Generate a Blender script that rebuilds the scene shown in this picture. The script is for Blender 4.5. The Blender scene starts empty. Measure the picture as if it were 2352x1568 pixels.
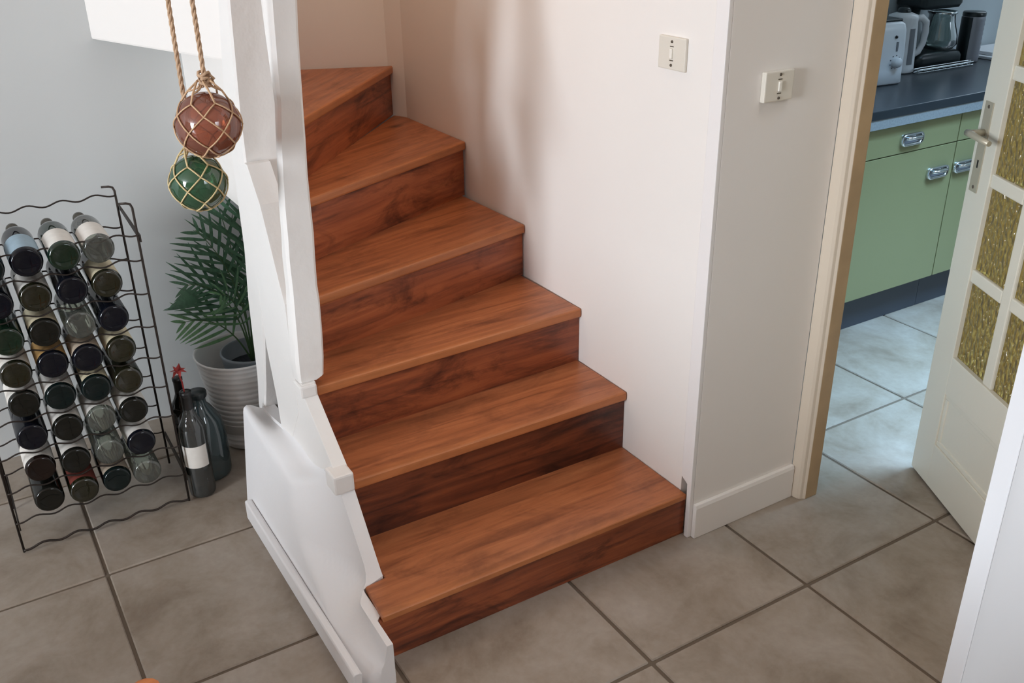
import bpy, bmesh, math, random
from mathutils import Vector, Matrix
S = bpy.context.scene
COL = S.collection
random.seed(7)
rnd = random.uniform

def lin(c):
    return tuple(((v/255)/12.92 if v/255 <= .04045 else (((v/255)+.055)/1.055)**2.4) for v in c)

# ------------------------------------------------------------------ camera, world, lights, exposure
cd = bpy.data.cameras.new('camera'); cam = bpy.data.objects.new('camera', cd); COL.objects.link(cam)
cd.sensor_fit = 'HORIZONTAL'; cd.sensor_width = 36.0; cd.lens = 2200.4/2352*36; cd.clip_start = .02
R_, U_, F_ = (.85285, -.52194, -.01485), (.23899, .36491, .89985), (.46425, .77098, -.43596)
cam.matrix_world = Matrix(((R_[0], U_[0], -F_[0], -1.6147), (R_[1], U_[1], -F_[1], -1.2541), (R_[2], U_[2], -F_[2], 1.61925), (0, 0, 0, 1)))
S.camera = cam
w = bpy.data.worlds.new('daylight'); S.world = w; w.use_nodes = True
w.node_tree.nodes['Background'].inputs[0].default_value = (.75, .86, 1, 1)
w.node_tree.nodes['Background'].inputs[1].default_value = .5

def area(name, loc, look, sx, sy, power, col, spread=180):
    l = bpy.data.lights.new(name, 'AREA'); l.shape = 'RECTANGLE'; l.size = sx; l.size_y = sy
    l.energy = power; l.color = col; l.spread = math.radians(spread)
    o = bpy.data.objects.new(name, l); COL.objects.link(o); o.location = loc
    d = Vector(look)-Vector(loc); o.rotation_euler = d.to_track_quat('-Z', 'Z').to_euler()
    return o
area('daylight_left_window', (-6.5, -.9, 1.75), (-.5, .6, 1.1), 1.7, 1.3, 375, (.88, .965, 1.05))
area('daylight_front_window', (-.1, -2.4, 1.7), (-.15, -.6, .9), .9, .9, 3.4, (.88, .96, 1.04), 60)
area('daylight_kitchen_window', (3.1, 1.42, 1.65), (2.6, -1, .2), 1.1, 1.1, 15, (.72, .86, 1.0))
area('daylight_kitchen_side', (3.4, -.9, 1.9), (1.2, .2, 0), 1.6, 1.0, 16, (.74, .87, 1.0))
area('fill_kitchen_floor', (1.5, -.1, 2.48), (1.5, .0, 0), 1.5, .7, 46, (.42, .70, 1.0), 75)  # unseen overhead fill, added and narrowed to brighten the kitchen floor
area('fill_hall_floor', (.0, -.35, 2.46), (.05, -.35, 0), .5, .5, 1.35, (1.0, .95, .9), 75)  # no lamp known here; downlight added to lift the right floor and treads
area('fill_stairwell', (-.55, 1.35, 2.44), (-.5, 1.3, 0), .4, .4, 4.2, (1.0, .72, .50))  # added warm fill for the dim stairwell walls, not a known lamp
S.view_settings.view_transform = 'Standard'; S.view_settings.look = 'None'
S.view_settings.exposure = 0.0; S.view_settings.gamma = 1.0; S.view_settings.use_curve_mapping = False
S.cycles.max_bounces = 10; S.cycles.diffuse_bounces = 6; S.cycles.transparent_max_bounces = 24
S.cycles.use_denoising = True
S.cycles.caustics_reflective = False; S.cycles.caustics_refractive = False
S.cycles.sample_clamp_indirect = 6

# ------------------------------------------------------------------ mesh helpers
class MB:
    def __init__(s): s.v = []; s.f = []; s.sm = []
    def add(s, v, f, sm=False):
        b = len(s.v); s.v += [tuple(p) for p in v]; s.f += [tuple(i+b for i in q) for q in f]; s.sm += [sm]*len(f); return s
    def box(s, a, b):
        (x0, y0, z0), (x1, y1, z1) = a, b
        return s.add([(x0,y0,z0),(x1,y0,z0),(x1,y1,z0),(x0,y1,z0),(x0,y0,z1),(x1,y0,z1),(x1,y1,z1),(x0,y1,z1)],
                     [(3,2,1,0),(4,5,6,7),(0,1,5,4),(1,2,6,5),(2,3,7,6),(3,0,4,7)])
    def prism(s, poly, axis, a, b):
        # poly 2D extruded along axis from a to b; ('x': poly=(y,z); 'y': (x,z); 'z': (x,y))
        def P(p, t): return {'x': (t, p[0], p[1]), 'y': (p[0], t, p[1]), 'z': (p[0], p[1], t)}[axis]
        n = len(poly)
        ar = sum(poly[i][0]*poly[(i+1) % n][1]-poly[(i+1) % n][0]*poly[i][1] for i in range(n))
        if (ar < 0) != (axis == 'y'): poly = poly[::-1]
        v = [P(p, a) for p in poly]+[P(p, b) for p in poly]
        f = [tuple(range(n-1, -1, -1)), tuple(range(n, 2*n))]+[(i, (i+1) % n, n+(i+1) % n, n+i) for i in range(n)]
        return s.add(v, f)
    def loft(s, rings, cap=True, closed=True, sm=True):
        n = len(rings[0]); v = [p for r in rings for p in r]; f = []
        for k in range(len(rings)-1):
            for i in range(n if closed else n-1):
                j = (i+1) % n
                f.append((k*n+i, k*n+j, (k+1)*n+j, (k+1)*n+i))
        s.add(v, f, sm)
        if cap and closed:
            b = len(s.v)-len(v); m = (len(rings)-1)*n
            s.f += [tuple(b+i for i in range(n-1, -1, -1)), tuple(b+m+i for i in range(n))]; s.sm += [False]*2
        return s
    def tube(s, pts, r, n=8, cap=True):
        pts = [Vector(p) for p in pts]; rings = []; t0 = (pts[1]-pts[0]).normalized()
        nrm = t0.orthogonal().normalized()
        for i, p in enumerate(pts):
            t = (pts[min(i+1, len(pts)-1)]-pts[max(i-1, 0)]).normalized()
            nrm = (nrm-t*nrm.dot(t)).normalized(); bn = t.cross(nrm)
            rr = r[i] if isinstance(r, (list, tuple)) else r
            rings.append([p+(nrm*math.cos(2*math.pi*k/n)+bn*math.sin(2*math.pi*k/n))*rr for k in range(n)])
        return s.loft(rings, cap)
    def lathe(s, prof, c=(0, 0, 0), axis='z', n=24, a0=0, a1=2*math.pi, sm=True):
        full = abs(a1-a0-2*math.pi) < 1e-6; m = n if full else n+1; rings = []
        for r, h in prof:
            ring = []
            for k in range(m):
                a = a0+(a1-a0)*k/n; x, y = r*math.cos(a), r*math.sin(a)
                p = (x, y, h) if axis == 'z' else (x, h, -y)
                ring.append((c[0]+p[0], c[1]+p[1], c[2]+p[2]))
            rings.append(ring)
        return s.loft(rings, cap=False, closed=full, sm=sm)
    def obj(s, name, mat=None, parent=None, bevel=0, seg=2, loc=None, rz=0, recalc=True):
        me = bpy.data.meshes.new(name); me.from_pydata(s.v, [], s.f)
        for p, q in zip(me.polygons, s.sm): p.use_smooth = q
        if bevel or recalc:
            bm = bmesh.new(); bm.from_mesh(me)
            if recalc: bmesh.ops.recalc_face_normals(bm, faces=bm.faces)
            if bevel:
                es = [e for e in bm.edges if len(e.link_faces) == 2 and e.calc_face_angle(0) > .5]
                bmesh.ops.bevel(bm, geom=es, offset=bevel, segments=seg, affect='EDGES', profile=.6, clamp_overlap=True)
            bm.to_mesh(me); bm.free()
        o = bpy.data.objects.new(name, me); COL.objects.link(o)
        if mat: me.materials.append(mat)
        if parent: o.parent = parent
        if loc: o.location = loc
        o.rotation_euler.z = rz
        return o

def B(a, b): return MB().box(a, b)
def tag(o, label=None, cat=None, group=None, kind=None):
    if label: o['label'] = label
    if cat: o['category'] = cat
    if group: o['group'] = group
    if kind: o['kind'] = kind
    return o
def empty(name, loc, label=None, cat=None, group=None, kind=None, rz=0):
    o = bpy.data.objects.new(name, None); COL.objects.link(o); o.location = loc; o.empty_display_size = .05
    o.rotation_euler.z = rz
    return tag(o, label, cat, group, kind)
def struct(o): o['kind'] = 'structure'; return o

# ------------------------------------------------------------------ materials
def nodes(name):
    m = bpy.data.materials.new(name); m.use_nodes = True
    nt = m.node_tree; return m, nt, nt.nodes['Principled BSDF']
def N(nt, t, **kw):
    n = nt.nodes.new(t)
    for k, v in kw.items():
        if k in n.inputs.keys(): n.inputs[k].default_value = v
        else: setattr(n, k, v)
    return n
def plain(name, col, rough=.5, metal=0, bump=0, bscale=40, spec=.5, var=0, vscale=6):
    m, nt, p = nodes(name); L = nt.links.new
    c = lin(col)+(1,)
    p.inputs['Base Color'].default_value = c; p.inputs['Roughness'].default_value = rough
    p.inputs['Metallic'].default_value = metal; p.inputs['Specular IOR Level'].default_value = spec
    tc = N(nt, 'ShaderNodeTexCoord')
    if bump:
        t = N(nt, 'ShaderNodeTexNoise', Scale=bscale, Detail=4); L(tc.outputs['Object'], t.inputs['Vector'])
        b = N(nt, 'ShaderNodeBump', Strength=bump, Distance=.01); L(t.outputs[0], b.inputs['Height']); L(b.outputs[0], p.inputs['Normal'])
    if var:
        t = N(nt, 'ShaderNodeTexNoise', Scale=vscale, Detail=3); L(tc.outputs['Object'], t.inputs['Vector'])
        r = N(nt, 'ShaderNodeValToRGB'); L(t.outputs[0], r.inputs[0])
        r.color_ramp.elements[0].position = .3; r.color_ramp.elements[1].position = .7
        r.color_ramp.elements[0].color = tuple(v*(1-var) for v in c[:3])+(1,); r.color_ramp.elements[1].color = c
        L(r.outputs[0], p.inputs['Base Color'])
    return m
def thin_glass(name, tint, gloss=.08, diff=None, damt=0.0, rough=.02, bump=0, bscale=30):
    m = bpy.data.materials.new(name); m.use_nodes = True; nt = m.node_tree; nt.nodes.clear(); L = nt.links.new
    out = N(nt, 'ShaderNodeOutputMaterial'); t = N(nt, 'ShaderNodeBsdfTransparent', Color=lin(tint)+(1,))
    g = N(nt, 'ShaderNodeBsdfGlossy', Roughness=rough); lw = N(nt, 'ShaderNodeFresnel', IOR=1.5)
    mp = N(nt, 'ShaderNodeMath', operation='MULTIPLY_ADD'); L(lw.outputs[0], mp.inputs[0]); mp.inputs[1].default_value = .85; mp.inputs[2].default_value = gloss
    base = t.outputs[0]
    if damt:
        d = N(nt, 'ShaderNodeBsdfDiffuse', Color=lin(diff)+(1,)); mx = N(nt, 'ShaderNodeMixShader'); mx.inputs[0].default_value = damt
        L(t.outputs[0], mx.inputs[1]); L(d.outputs[0], mx.inputs[2]); base = mx.outputs[0]
    m2 = N(nt, 'ShaderNodeMixShader'); L(mp.outputs[0], m2.inputs[0]); L(base, m2.inputs[1]); L(g.outputs[0], m2.inputs[2]); L(m2.outputs[0], out.inputs[0])
    if bump:
        tc = N(nt, 'ShaderNodeTexCoord'); n = N(nt, 'ShaderNodeTexNoise', Scale=bscale, Detail=2); L(tc.outputs['Object'], n.inputs['Vector'])
        b = N(nt, 'ShaderNodeBump', Strength=bump, Distance=.01); L(n.outputs[0], b.inputs['Height']); L(b.outputs[0], g.inputs['Normal']); L(b.outputs[0], lw.inputs['Normal'])
    return m
def wood(name, dark, mid, light, blot=.75, rough=.33, wear=True):
    """varnished pine: grain along local X, dark blotches and knots, worn lighter along the nose (local y near 0)"""
    m, nt, p = nodes(name); L = nt.links.new
    tc = N(nt, 'ShaderNodeTexCoord'); oi = N(nt, 'ShaderNodeObjectInfo')
    off = N(nt, 'ShaderNodeVectorMath', operation='SCALE'); off.inputs['Scale'].default_value = 9.0
    cb = N(nt, 'ShaderNodeCombineXYZ'); L(oi.outputs['Random'], cb.inputs[0]); L(oi.outputs['Random'], cb.inputs[1]); L(cb.outputs[0], off.inputs[0])
    ad = N(nt, 'ShaderNodeVectorMath', operation='ADD'); L(tc.outputs['Object'], ad.inputs[0]); L(off.outputs[0], ad.inputs[1])
    mp = N(nt, 'ShaderNodeMapping'); mp.inputs['Scale'].default_value = (1.6, 24, 24); L(ad.outputs[0], mp.inputs['Vector'])
    g = N(nt, 'ShaderNodeTexNoise', Scale=1.6, Detail=7, Roughness=.62, Distortion=.7); L(mp.outputs[0], g.inputs['Vector'])
    r = N(nt, 'ShaderNodeValToRGB'); L(g.outputs[0], r.inputs[0])
    e = r.color_ramp.elements; e[0].position = .3; e[1].position = .72; e[0].color = lin(dark)+(1,); e[1].color = lin(light)+(1,)
    k = e.new(.5); k.color = lin(mid)+(1,)
    bl = N(nt, 'ShaderNodeTexNoise', Scale=4.2, Detail=5, Roughness=.7, Distortion=.6)
    mb = N(nt, 'ShaderNodeMapping'); mb.inputs['Scale'].default_value = (1.0, 2.4, 2.4); L(ad.outputs[0], mb.inputs['Vector']); L(mb.outputs[0], bl.inputs['Vector'])
    br = N(nt, 'ShaderNodeValToRGB'); L(bl.outputs[0], br.inputs[0]); br.color_ramp.elements[0].position = .5; br.color_ramp.elements[1].position = .72
    fa = N(nt, 'ShaderNodeMath', operation='MULTIPLY'); L(br.outputs[0], fa.inputs[0]); fa.inputs[1].default_value = blot
    mx = N(nt, 'ShaderNodeMix', data_type='RGBA', blend_type='MULTIPLY'); L(fa.outputs[0], mx.inputs['Factor']); L(r.outputs[0], mx.inputs[6]); mx.inputs[7].default_value = lin((104, 70, 62))+(1,)
    # knots
    vo = N(nt, 'ShaderNodeTexVoronoi', Scale=2.3); mk = N(nt, 'ShaderNodeMapping'); mk.inputs['Scale'].default_value = (1.2, 2.2, 2.2)
    L(ad.outputs[0], mk.inputs['Vector']); L(mk.outputs[0], vo.inputs['Vector'])
    kr = N(nt, 'ShaderNodeValToRGB'); L(vo.outputs['Distance'], kr.inputs[0]); kr.color_ramp.elements[0].position = .03; kr.color_ramp.elements[1].position = .12
    kr.color_ramp.elements[0].color = (.16, .12, .1, 1); kr.color_ramp.elements[1].color = (1, 1, 1, 1)
    mk2 = N(nt, 'ShaderNodeMix', data_type='RGBA', blend_type='MULTIPLY'); mk2.inputs['Factor'].default_value = .8
    L(mx.outputs[2], mk2.inputs[6]); L(kr.outputs[0], mk2.inputs[7])
    col = mk2.outputs[2]
    if wear:
        sx = N(nt, 'ShaderNodeSeparateXYZ'); L(tc.outputs['Object'], sx.inputs[0])
        n2 = N(nt, 'ShaderNodeTexNoise', Scale=9, Detail=3); L(tc.outputs['Object'], n2.inputs['Vector'])
        a2 = N(nt, 'ShaderNodeMath', operation='MULTIPLY_ADD'); L(n2.outputs[0], a2.inputs[0]); a2.inputs[1].default_value = -.035; L(sx.outputs[1], a2.inputs[2])
        wr = N(nt, 'ShaderNodeMapRange'); L(a2.outputs[0], wr.inputs[0]); wr.inputs[1].default_value = -.018; wr.inputs[2].default_value = .016; wr.inputs[3].default_value = .5; wr.inputs[4].default_value = 0
        m3 = N(nt, 'ShaderNodeMix', data_type='RGBA'); L(wr.outputs[0], m3.inputs['Factor']); L(col, m3.inputs[6]); m3.inputs[7].default_value = lin((196, 122, 70))+(1,)
        col = m3.outputs[2]
    L(col, p.inputs['Base Color'])
    rr = N(nt, 'ShaderNodeMapRange'); L(bl.outputs[0], rr.inputs[0]); rr.inputs[3].default_value = rough-.08; rr.inputs[4].default_value = rough+.16; L(rr.outputs[0], p.inputs['Roughness'])
    b = N(nt, 'ShaderNodeBump', Strength=.12, Distance=.004); L(g.outputs[0], b.inputs['Height']); L(b.outputs[0], p.inputs['Normal'])
    return m
def tile_mat():
    m, nt, p = nodes('glazed_stone_tile'); L = nt.links.new
    tc = N(nt, 'ShaderNodeTexCoord'); oi = N(nt, 'ShaderNodeObjectInfo')
    sc = N(nt, 'ShaderNodeVectorMath', operation='SCALE'); sc.inputs['Scale'].default_value = 37.0
    cb = N(nt, 'ShaderNodeCombineXYZ'); L(oi.outputs['Random'], cb.inputs[0]); L(oi.outputs['Random'], cb.inputs[2]); L(cb.outputs[0], sc.inputs[0])
    ad = N(nt, 'ShaderNodeVectorMath', operation='ADD'); L(tc.outputs['Object'], ad.inputs[0]); L(sc.outputs[0], ad.inputs[1])
    a = N(nt, 'ShaderNodeTexNoise', Scale=4.5, Detail=8, Roughness=.65, Distortion=.4); L(ad.outputs[0], a.inputs['Vector'])
    r = N(nt, 'ShaderNodeValToRGB'); L(a.outputs[0], r.inputs[0]); e = r.color_ramp.elements
    e[0].position = .3; e[1].position = .68; e[0].color = lin((126, 111, 96))+(1,); e[1].color = lin((168, 157, 146))+(1,)
    k = e.new(.47); k.color = lin((151, 138, 124))+(1,)
    f = N(nt, 'ShaderNodeTexNoise', Scale=60, Detail=4); L(ad.outputs[0], f.inputs['Vector'])
    fr = N(nt, 'ShaderNodeValToRGB'); L(f.outputs[0], fr.inputs[0]); fr.color_ramp.elements[0].position = .3; fr.color_ramp.elements[0].color = (.9, .89, .88, 1); fr.color_ramp.elements[1].position = .6
    mx = N(nt, 'ShaderNodeMix', data_type='RGBA', blend_type='MULTIPLY'); mx.inputs['Factor'].default_value = .7; L(r.outputs[0], mx.inputs[6]); L(fr.outputs[0], mx.inputs[7])
    L(mx.outputs[2], p.inputs['Base Color'])
    rr = N(nt, 'ShaderNodeMapRange'); L(a.outputs[0], rr.inputs[0]); rr.inputs[3].default_value = .5; rr.inputs[4].default_value = .34; L(rr.outputs[0], p.inputs['Roughness'])
    b = N(nt, 'ShaderNodeBump', Strength=.1, Distance=.004); L(a.outputs[0], b.inputs['Height']); L(b.outputs[0], p.inputs['Normal'])
    return m

M = {}
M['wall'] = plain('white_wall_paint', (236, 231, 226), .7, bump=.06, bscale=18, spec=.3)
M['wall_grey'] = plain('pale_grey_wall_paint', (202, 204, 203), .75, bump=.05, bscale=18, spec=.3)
M['wall_taupe'] = plain('taupe_wall_paint', (170, 158, 146), .75)
M['plaster'] = plain('rough_white_plaster', (236, 234, 234), .62, bump=.35, bscale=9, spec=.3)
M['beam'] = plain('white_painted_timber', (236, 232, 228), .5, bump=.35, bscale=14, spec=.4)
M['trim'] = plain('white_gloss_trim', (236, 232, 230), .4, bump=.05)
M['casing'] = plain('cream_gloss_paint', (210, 196, 178), .42, bump=.06)
M['tanwood'] = plain('tan_jamb_wood', (186, 158, 122), .5, var=.2, vscale=9)
M['white_board'] = plain('smooth_white_board', (232, 233, 236), .4)
M['ceil'] = plain('ceiling_white', (238, 236, 232), .8)
M['grout'] = plain('grey_brown_grout', (104, 90, 76), .85, bump=.2)
M['tile'] = tile_mat()
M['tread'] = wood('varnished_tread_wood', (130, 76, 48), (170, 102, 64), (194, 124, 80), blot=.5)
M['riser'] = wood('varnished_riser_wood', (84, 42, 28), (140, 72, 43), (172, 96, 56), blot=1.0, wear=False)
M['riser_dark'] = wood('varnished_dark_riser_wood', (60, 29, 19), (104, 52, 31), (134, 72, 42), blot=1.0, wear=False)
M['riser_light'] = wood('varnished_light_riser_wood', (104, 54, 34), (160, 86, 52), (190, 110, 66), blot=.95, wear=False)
M['orange_wood'] = wood('orange_chair_wood', (160, 88, 44), (186, 108, 56), (204, 126, 70), blot=.3, wear=False)
M['iron'] = plain('dark_iron_wire', (58, 50, 45), .5, metal=.6)
M['door'] = plain('ivory_door_paint', (222, 217, 202), .42, bump=.05)
M['lock'] = plain('dull_brass_metal', (190, 182, 162), .4, metal=.3)
M['black'] = plain('black_hole', (16, 15, 14), .6)
M['chrome'] = plain('polished_chrome', (222, 226, 228), .12, metal=1)
M['green'] = plain('sage_green_laminate', (142, 142, 102), .38)
M['plinth'] = plain('dark_grey_plinth', (66, 70, 80), .45)
M['worktop'] = plain('charcoal_worktop', (46, 52, 58), .3, var=.12, vscale=30)
M['worktop_edge'] = plain('pale_grey_speckled_edge', (156, 163, 168), .45, var=.22, vscale=140)
M['kitwall'] = plain('blue_grey_kitchen_wall', (214, 224, 230), .7)
M['white_plastic'] = plain('white_plastic', (226, 227, 230), .35)
M['grey_plastic'] = plain('grey_plastic', (122, 124, 130), .4)
M['dark_plastic'] = plain('black_green_plastic', (30, 38, 40), .3)
M['steel'] = plain('brushed_steel', (168, 168, 176), .4, metal=.45)
M['pot'] = plain('white_ribbed_ceramic', (236, 236, 236), .45)
M['inner_pot'] = plain('grey_nursery_pot', (140, 148, 156), .5)
M['soil'] = plain('dark_potting_soil', (38, 42, 50), .9, bump=.5, bscale=60)
M['leaf'] = plain('dark_palm_green', (74, 118, 90), .5, var=.35, vscale=14)
M['leaf_light'] = plain('mid_palm_green', (104, 150, 104), .5, var=.3, vscale=14)
M['stem'] = plain('green_stem', (70, 100, 62), .55)
M['rope'] = plain('tan_hemp_rope', (192, 160, 130), .85, bump=.3, bscale=160)
M['net'] = plain('pale_net_cord', (206, 170, 134), .8)
M['net_pale'] = plain('pale_straw_net_cord', (216, 194, 146), .8)
M['amber'] = thin_glass('amber_glass', (214, 150, 118), .06, (158, 98, 80), .5)
M['float_green'] = thin_glass('green_float_glass', (126, 176, 140), .06, (66, 108, 80), .5)
M['pane'] = None
M['switch'] = plain('cream_switch_plastic', (222, 216, 204), .35)
M['screw'] = plain('dark_screw', (84, 74, 62), .5)
M['rocker'] = plain('ivory_rocker', (238, 234, 224), .3)
M['red_flower'] = plain('dried_red_flower', (150, 46, 42), .7)

def pane_mat():
    m, nt, p = nodes('hammered_amber_glass'); L = nt.links.new
    p.inputs['Base Color'].default_value = lin((196, 172, 92))+(1,); p.inputs['Roughness'].default_value = .14
    p.inputs['Transmission Weight'].default_value = .62; p.inputs['IOR'].default_value = 1.45
    tc = N(nt, 'ShaderNodeTexCoord'); v = N(nt, 'ShaderNodeTexVoronoi', Scale=78, feature='SMOOTH_F1'); mp = N(nt, 'ShaderNodeMapping')
    mp.inputs['Scale'].default_value = (1.25, 1.25, .75); L(tc.outputs['Object'], mp.inputs[0]); L(mp.outputs[0], v.inputs['Vector'])
    b = N(nt, 'ShaderNodeBump', Strength=1.0, Distance=.018); L(v.outputs['Distance'], b.inputs['Height']); L(b.outputs[0], p.inputs['Normal'])
    p.inputs['Base Color'].default_value = lin((206, 178, 100))+(1,)
    return m
M['pane'] = pane_mat()

# ------------------------------------------------------------------ floor: grout bed and 50 cm tiles
floor = struct(B((-6.6, -5.0, -.06), (3.5, 1.9, -.005)).obj('floor', M['grout']))
tm = B((-.2455, -.2455, -.02), (.2455, .2455, 0)).obj('tile', M['tile'], floor, bevel=.003, seg=1)
first = True
for i in range(-7, 7):
    for j in range(-6, 4):
        cx, cy = i*.5+.25, j*.5+.25
        if -1.0 < cx < -.2 and .5 < cy < 2: continue          # under the staircase
        if .1 < cx < .25 and cy > .5: continue
        if first: o = tm; first = False
        else: o = tm.copy(); COL.objects.link(o)
        sx = 1.0; x0 = cx
        if cx > 3.2: continue
        o.location = (x0, cy, rnd(-.0008, 0)); o.rotation_euler.z = random.choice((0, 1, 2, 3))*math.pi/2

# ------------------------------------------------------------------ room shell
struct(B((-6.7, -5.1, 2.5), (3.6, 2.7, 2.6)).obj('ceiling', M['ceil']))
struct(B((-6.7, -5.1, -.06), (-6.6, 1.85, 2.5)).obj('wall_left', M['wall_taupe']))
struct(B((-6.6, -5.1, -.06), (3.6, -5.0, 2.5)).obj('wall_front', M['wall_taupe']))
# grey wall behind the bottle rack, running on under the stairs
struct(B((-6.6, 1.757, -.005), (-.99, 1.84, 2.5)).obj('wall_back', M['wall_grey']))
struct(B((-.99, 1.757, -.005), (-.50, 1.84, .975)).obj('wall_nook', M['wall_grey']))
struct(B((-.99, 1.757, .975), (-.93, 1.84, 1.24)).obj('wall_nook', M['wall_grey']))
# boxed-in white wall over the nook under the stairs, set at an angle
p0, p1 = Vector((-.950, 1.118)), Vector((-1.169, 1.757))
nrm = Vector((.567, .197)).normalized()*.05
struct(MB().prism([p0, p1, p1+nrm, p0+nrm], 'z', 1.226, 2.5).obj('wall_nook', M['wall'], bevel=.006))
struct(MB().prism([(-.872, 1.20), (-.872, 1.84), (-.93, 1.84), (-.93, 1.20)], 'z', .80, 2.5).obj('wall_winder', M['wall']))
struct(MB().prism([p0+nrm, p1+nrm, (-.93, 1.757), (-.93, 1.20)], 'z', 1.232, 1.26).obj('ceiling_nook', M['wall']))
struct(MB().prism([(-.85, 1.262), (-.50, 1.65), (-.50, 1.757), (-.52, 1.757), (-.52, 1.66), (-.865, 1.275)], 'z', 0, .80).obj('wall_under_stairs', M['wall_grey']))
# stairwell
struct(B((-.125, .352, 0), (-.02, 2.06, 2.5)).obj('wall_right', M['wall'], recalc=True))
struct(MB().prism([(-.125, 1.935), (-.125, 2.06), (-.02, 2.06), (-.02, 2.12), (-1.2, 2.60), (-1.2, 2.44), (-.155, 2.008)], 'z', 0, 2.5).obj('wall_stairwell', M['wall']))
struct(B((-1.27, 1.84, 0), (-1.2, 2.6, 2.5)).obj('wall_landing', M['wall']))
# partition between hall and kitchen, its white edge board towards the stairs
struct(B((-.118, .307, 0), (.25, .336, 2.5)).obj('wall_hall', M['wall']))
struct(MB().prism([(.307, 0), (.322, 0), (.322, .165), (.347, .18), (.347, 2.5), (.307, 2.5)], 'x', -.131, -.1185).obj('trim_1', M['trim'], bevel=.002))
struct(MB().prism([(.307, 0), (.294, 0), (.294, .095), (.297, .105), (.307, .105)], 'x', -.1175, .2485).obj('baseboard_hall', M['wall'], bevel=.0015))
# kitchen shell
struct(B((.268, .337, 0), (.31, 1.5, 2.5)).obj('wall_kitchen_left', M['kitwall']))
struct(B((.268, 1.5, 0), (3.5, 1.58, 2.5)).obj('wall_kitchen_back', M['kitwall']))
struct(B((3.5, -5.0, -.06), (3.6, 1.58, 2.5)).obj('wall_kitchen_right', M['kitwall']))
struct(B((.262, -5.0, 0), (.33, -.455, 2.5)).obj('wall_doorway', M['wall']))
struct(B((.262, -.455, 2.05), (.33, .262, 2.5)).obj('wall_over_door', M['wall']))
# near white partition board at the right
struct(B((-.384, -.628, 0), (.26, -.602, 2.5)).obj('wall_near', M['white_board']))
struct(B((-.3915, -.630, 0), (-.388, -.600, 2.5)).obj('trim_3', M['white_board'], bevel=.0012))
# door frame
fr = struct(empty('door_2', (0, 0, 0)))
MB().prism([(.25, .306), (.25, .300), (.2535, .278), (.2585, .271), (.2665, .2685), (.2725, .2625), (.27, .306)], 'z', 0, 2.1).obj('casing', M['casing'], fr, bevel=.0015)
B((.2725, .2625, 0), (.318, .306, 2.05)).obj('jamb', M['tanwood'], fr, bevel=.002)
B((.25, -.505, 0), (.272, -.46, 2.1)).obj('casing', M['casing'], fr, bevel=.002)

# ------------------------------------------------------------------ staircase
stair = empty('staircase', (-.55, .33, 0), 'winding staircase of dark orange varnished wooden treads and risers', 'staircase')
NZ = [(.130, (-1.012, .328), (-.126, .326)), (.316, (-.950, .60), (-.126, .596)), (.488, (-.951, .79), (-.126, .822)),
      (.657, (-.950, .924), (-.1265, 1.1285)), (.840, (-.90, 1.130), (-.1265, 1.492)), (1.015, (-.86, 1.208), (-.137, 1.996)), (1.19, (-.86, 1.30), (-.56, 2.165))]
def local(o_, pts):
    (x0, y0), (x1, y1) = o_; a = math.atan2(y1-y0, x1-x0); c, s = math.cos(a), math.sin(a)
    return a, [((x-x0)*c+(y-y0)*s, -(x-x0)*s+(y-y0)*c) for x, y in pts]
def off(p, q, d):
    n = Vector((-(q[1]-p[1]), q[0]-p[0])).normalized()*d
    return (p[0]+n.x, p[1]+n.y), (q[0]+n.x, q[1]+n.y)
for k, (z, L_, R2) in enumerate(NZ):
    zp = NZ[k-1][0] if k else 0
    if k < len(NZ)-1:
        bl, br = off(NZ[k+1][1], NZ[k+1][2], .030)
        poly = [L_, R2, br, bl]
        if k == 0: poly = [L_, R2, br, (-.950, bl[1]), (-.950, .452), (-1.004, .446)]
        if k == 4: poly = [L_, R2, (-.1265, 1.930), (-.152, 1.99), bl]
        if k == 5: poly = [L_, R2, (-.16, 2.003), (-.56, 2.167), bl]
    else: poly = [L_, R2, (-.86, 2.29), (-.86, 1.85)]
    a, lp = local((L_, R2), poly)
    th = .018 if k == 0 else .027
    top = MB().prism(lp, 'z', -th, 0).obj('tread', M['tread'], stair, bevel=.007 if k else .005, seg=3, rz=a)
    top.location = (L_[0]+.55, L_[1]-.33, z)
    rl, rr = off(L_, R2, .012)
    if k == 0: rl, rr = (-1.018, .333), (-.1255, .331)
    ln = math.hypot(rr[0]-rl[0], rr[1]-rl[1])
    a2 = math.atan2(rr[1]-rl[1], rr[0]-rl[0])
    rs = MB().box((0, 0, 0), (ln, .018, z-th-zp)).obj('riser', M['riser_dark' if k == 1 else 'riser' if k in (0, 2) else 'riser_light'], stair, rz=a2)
    rs.location = (rl[0]+.55, rl[1]-.33, zp)

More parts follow.
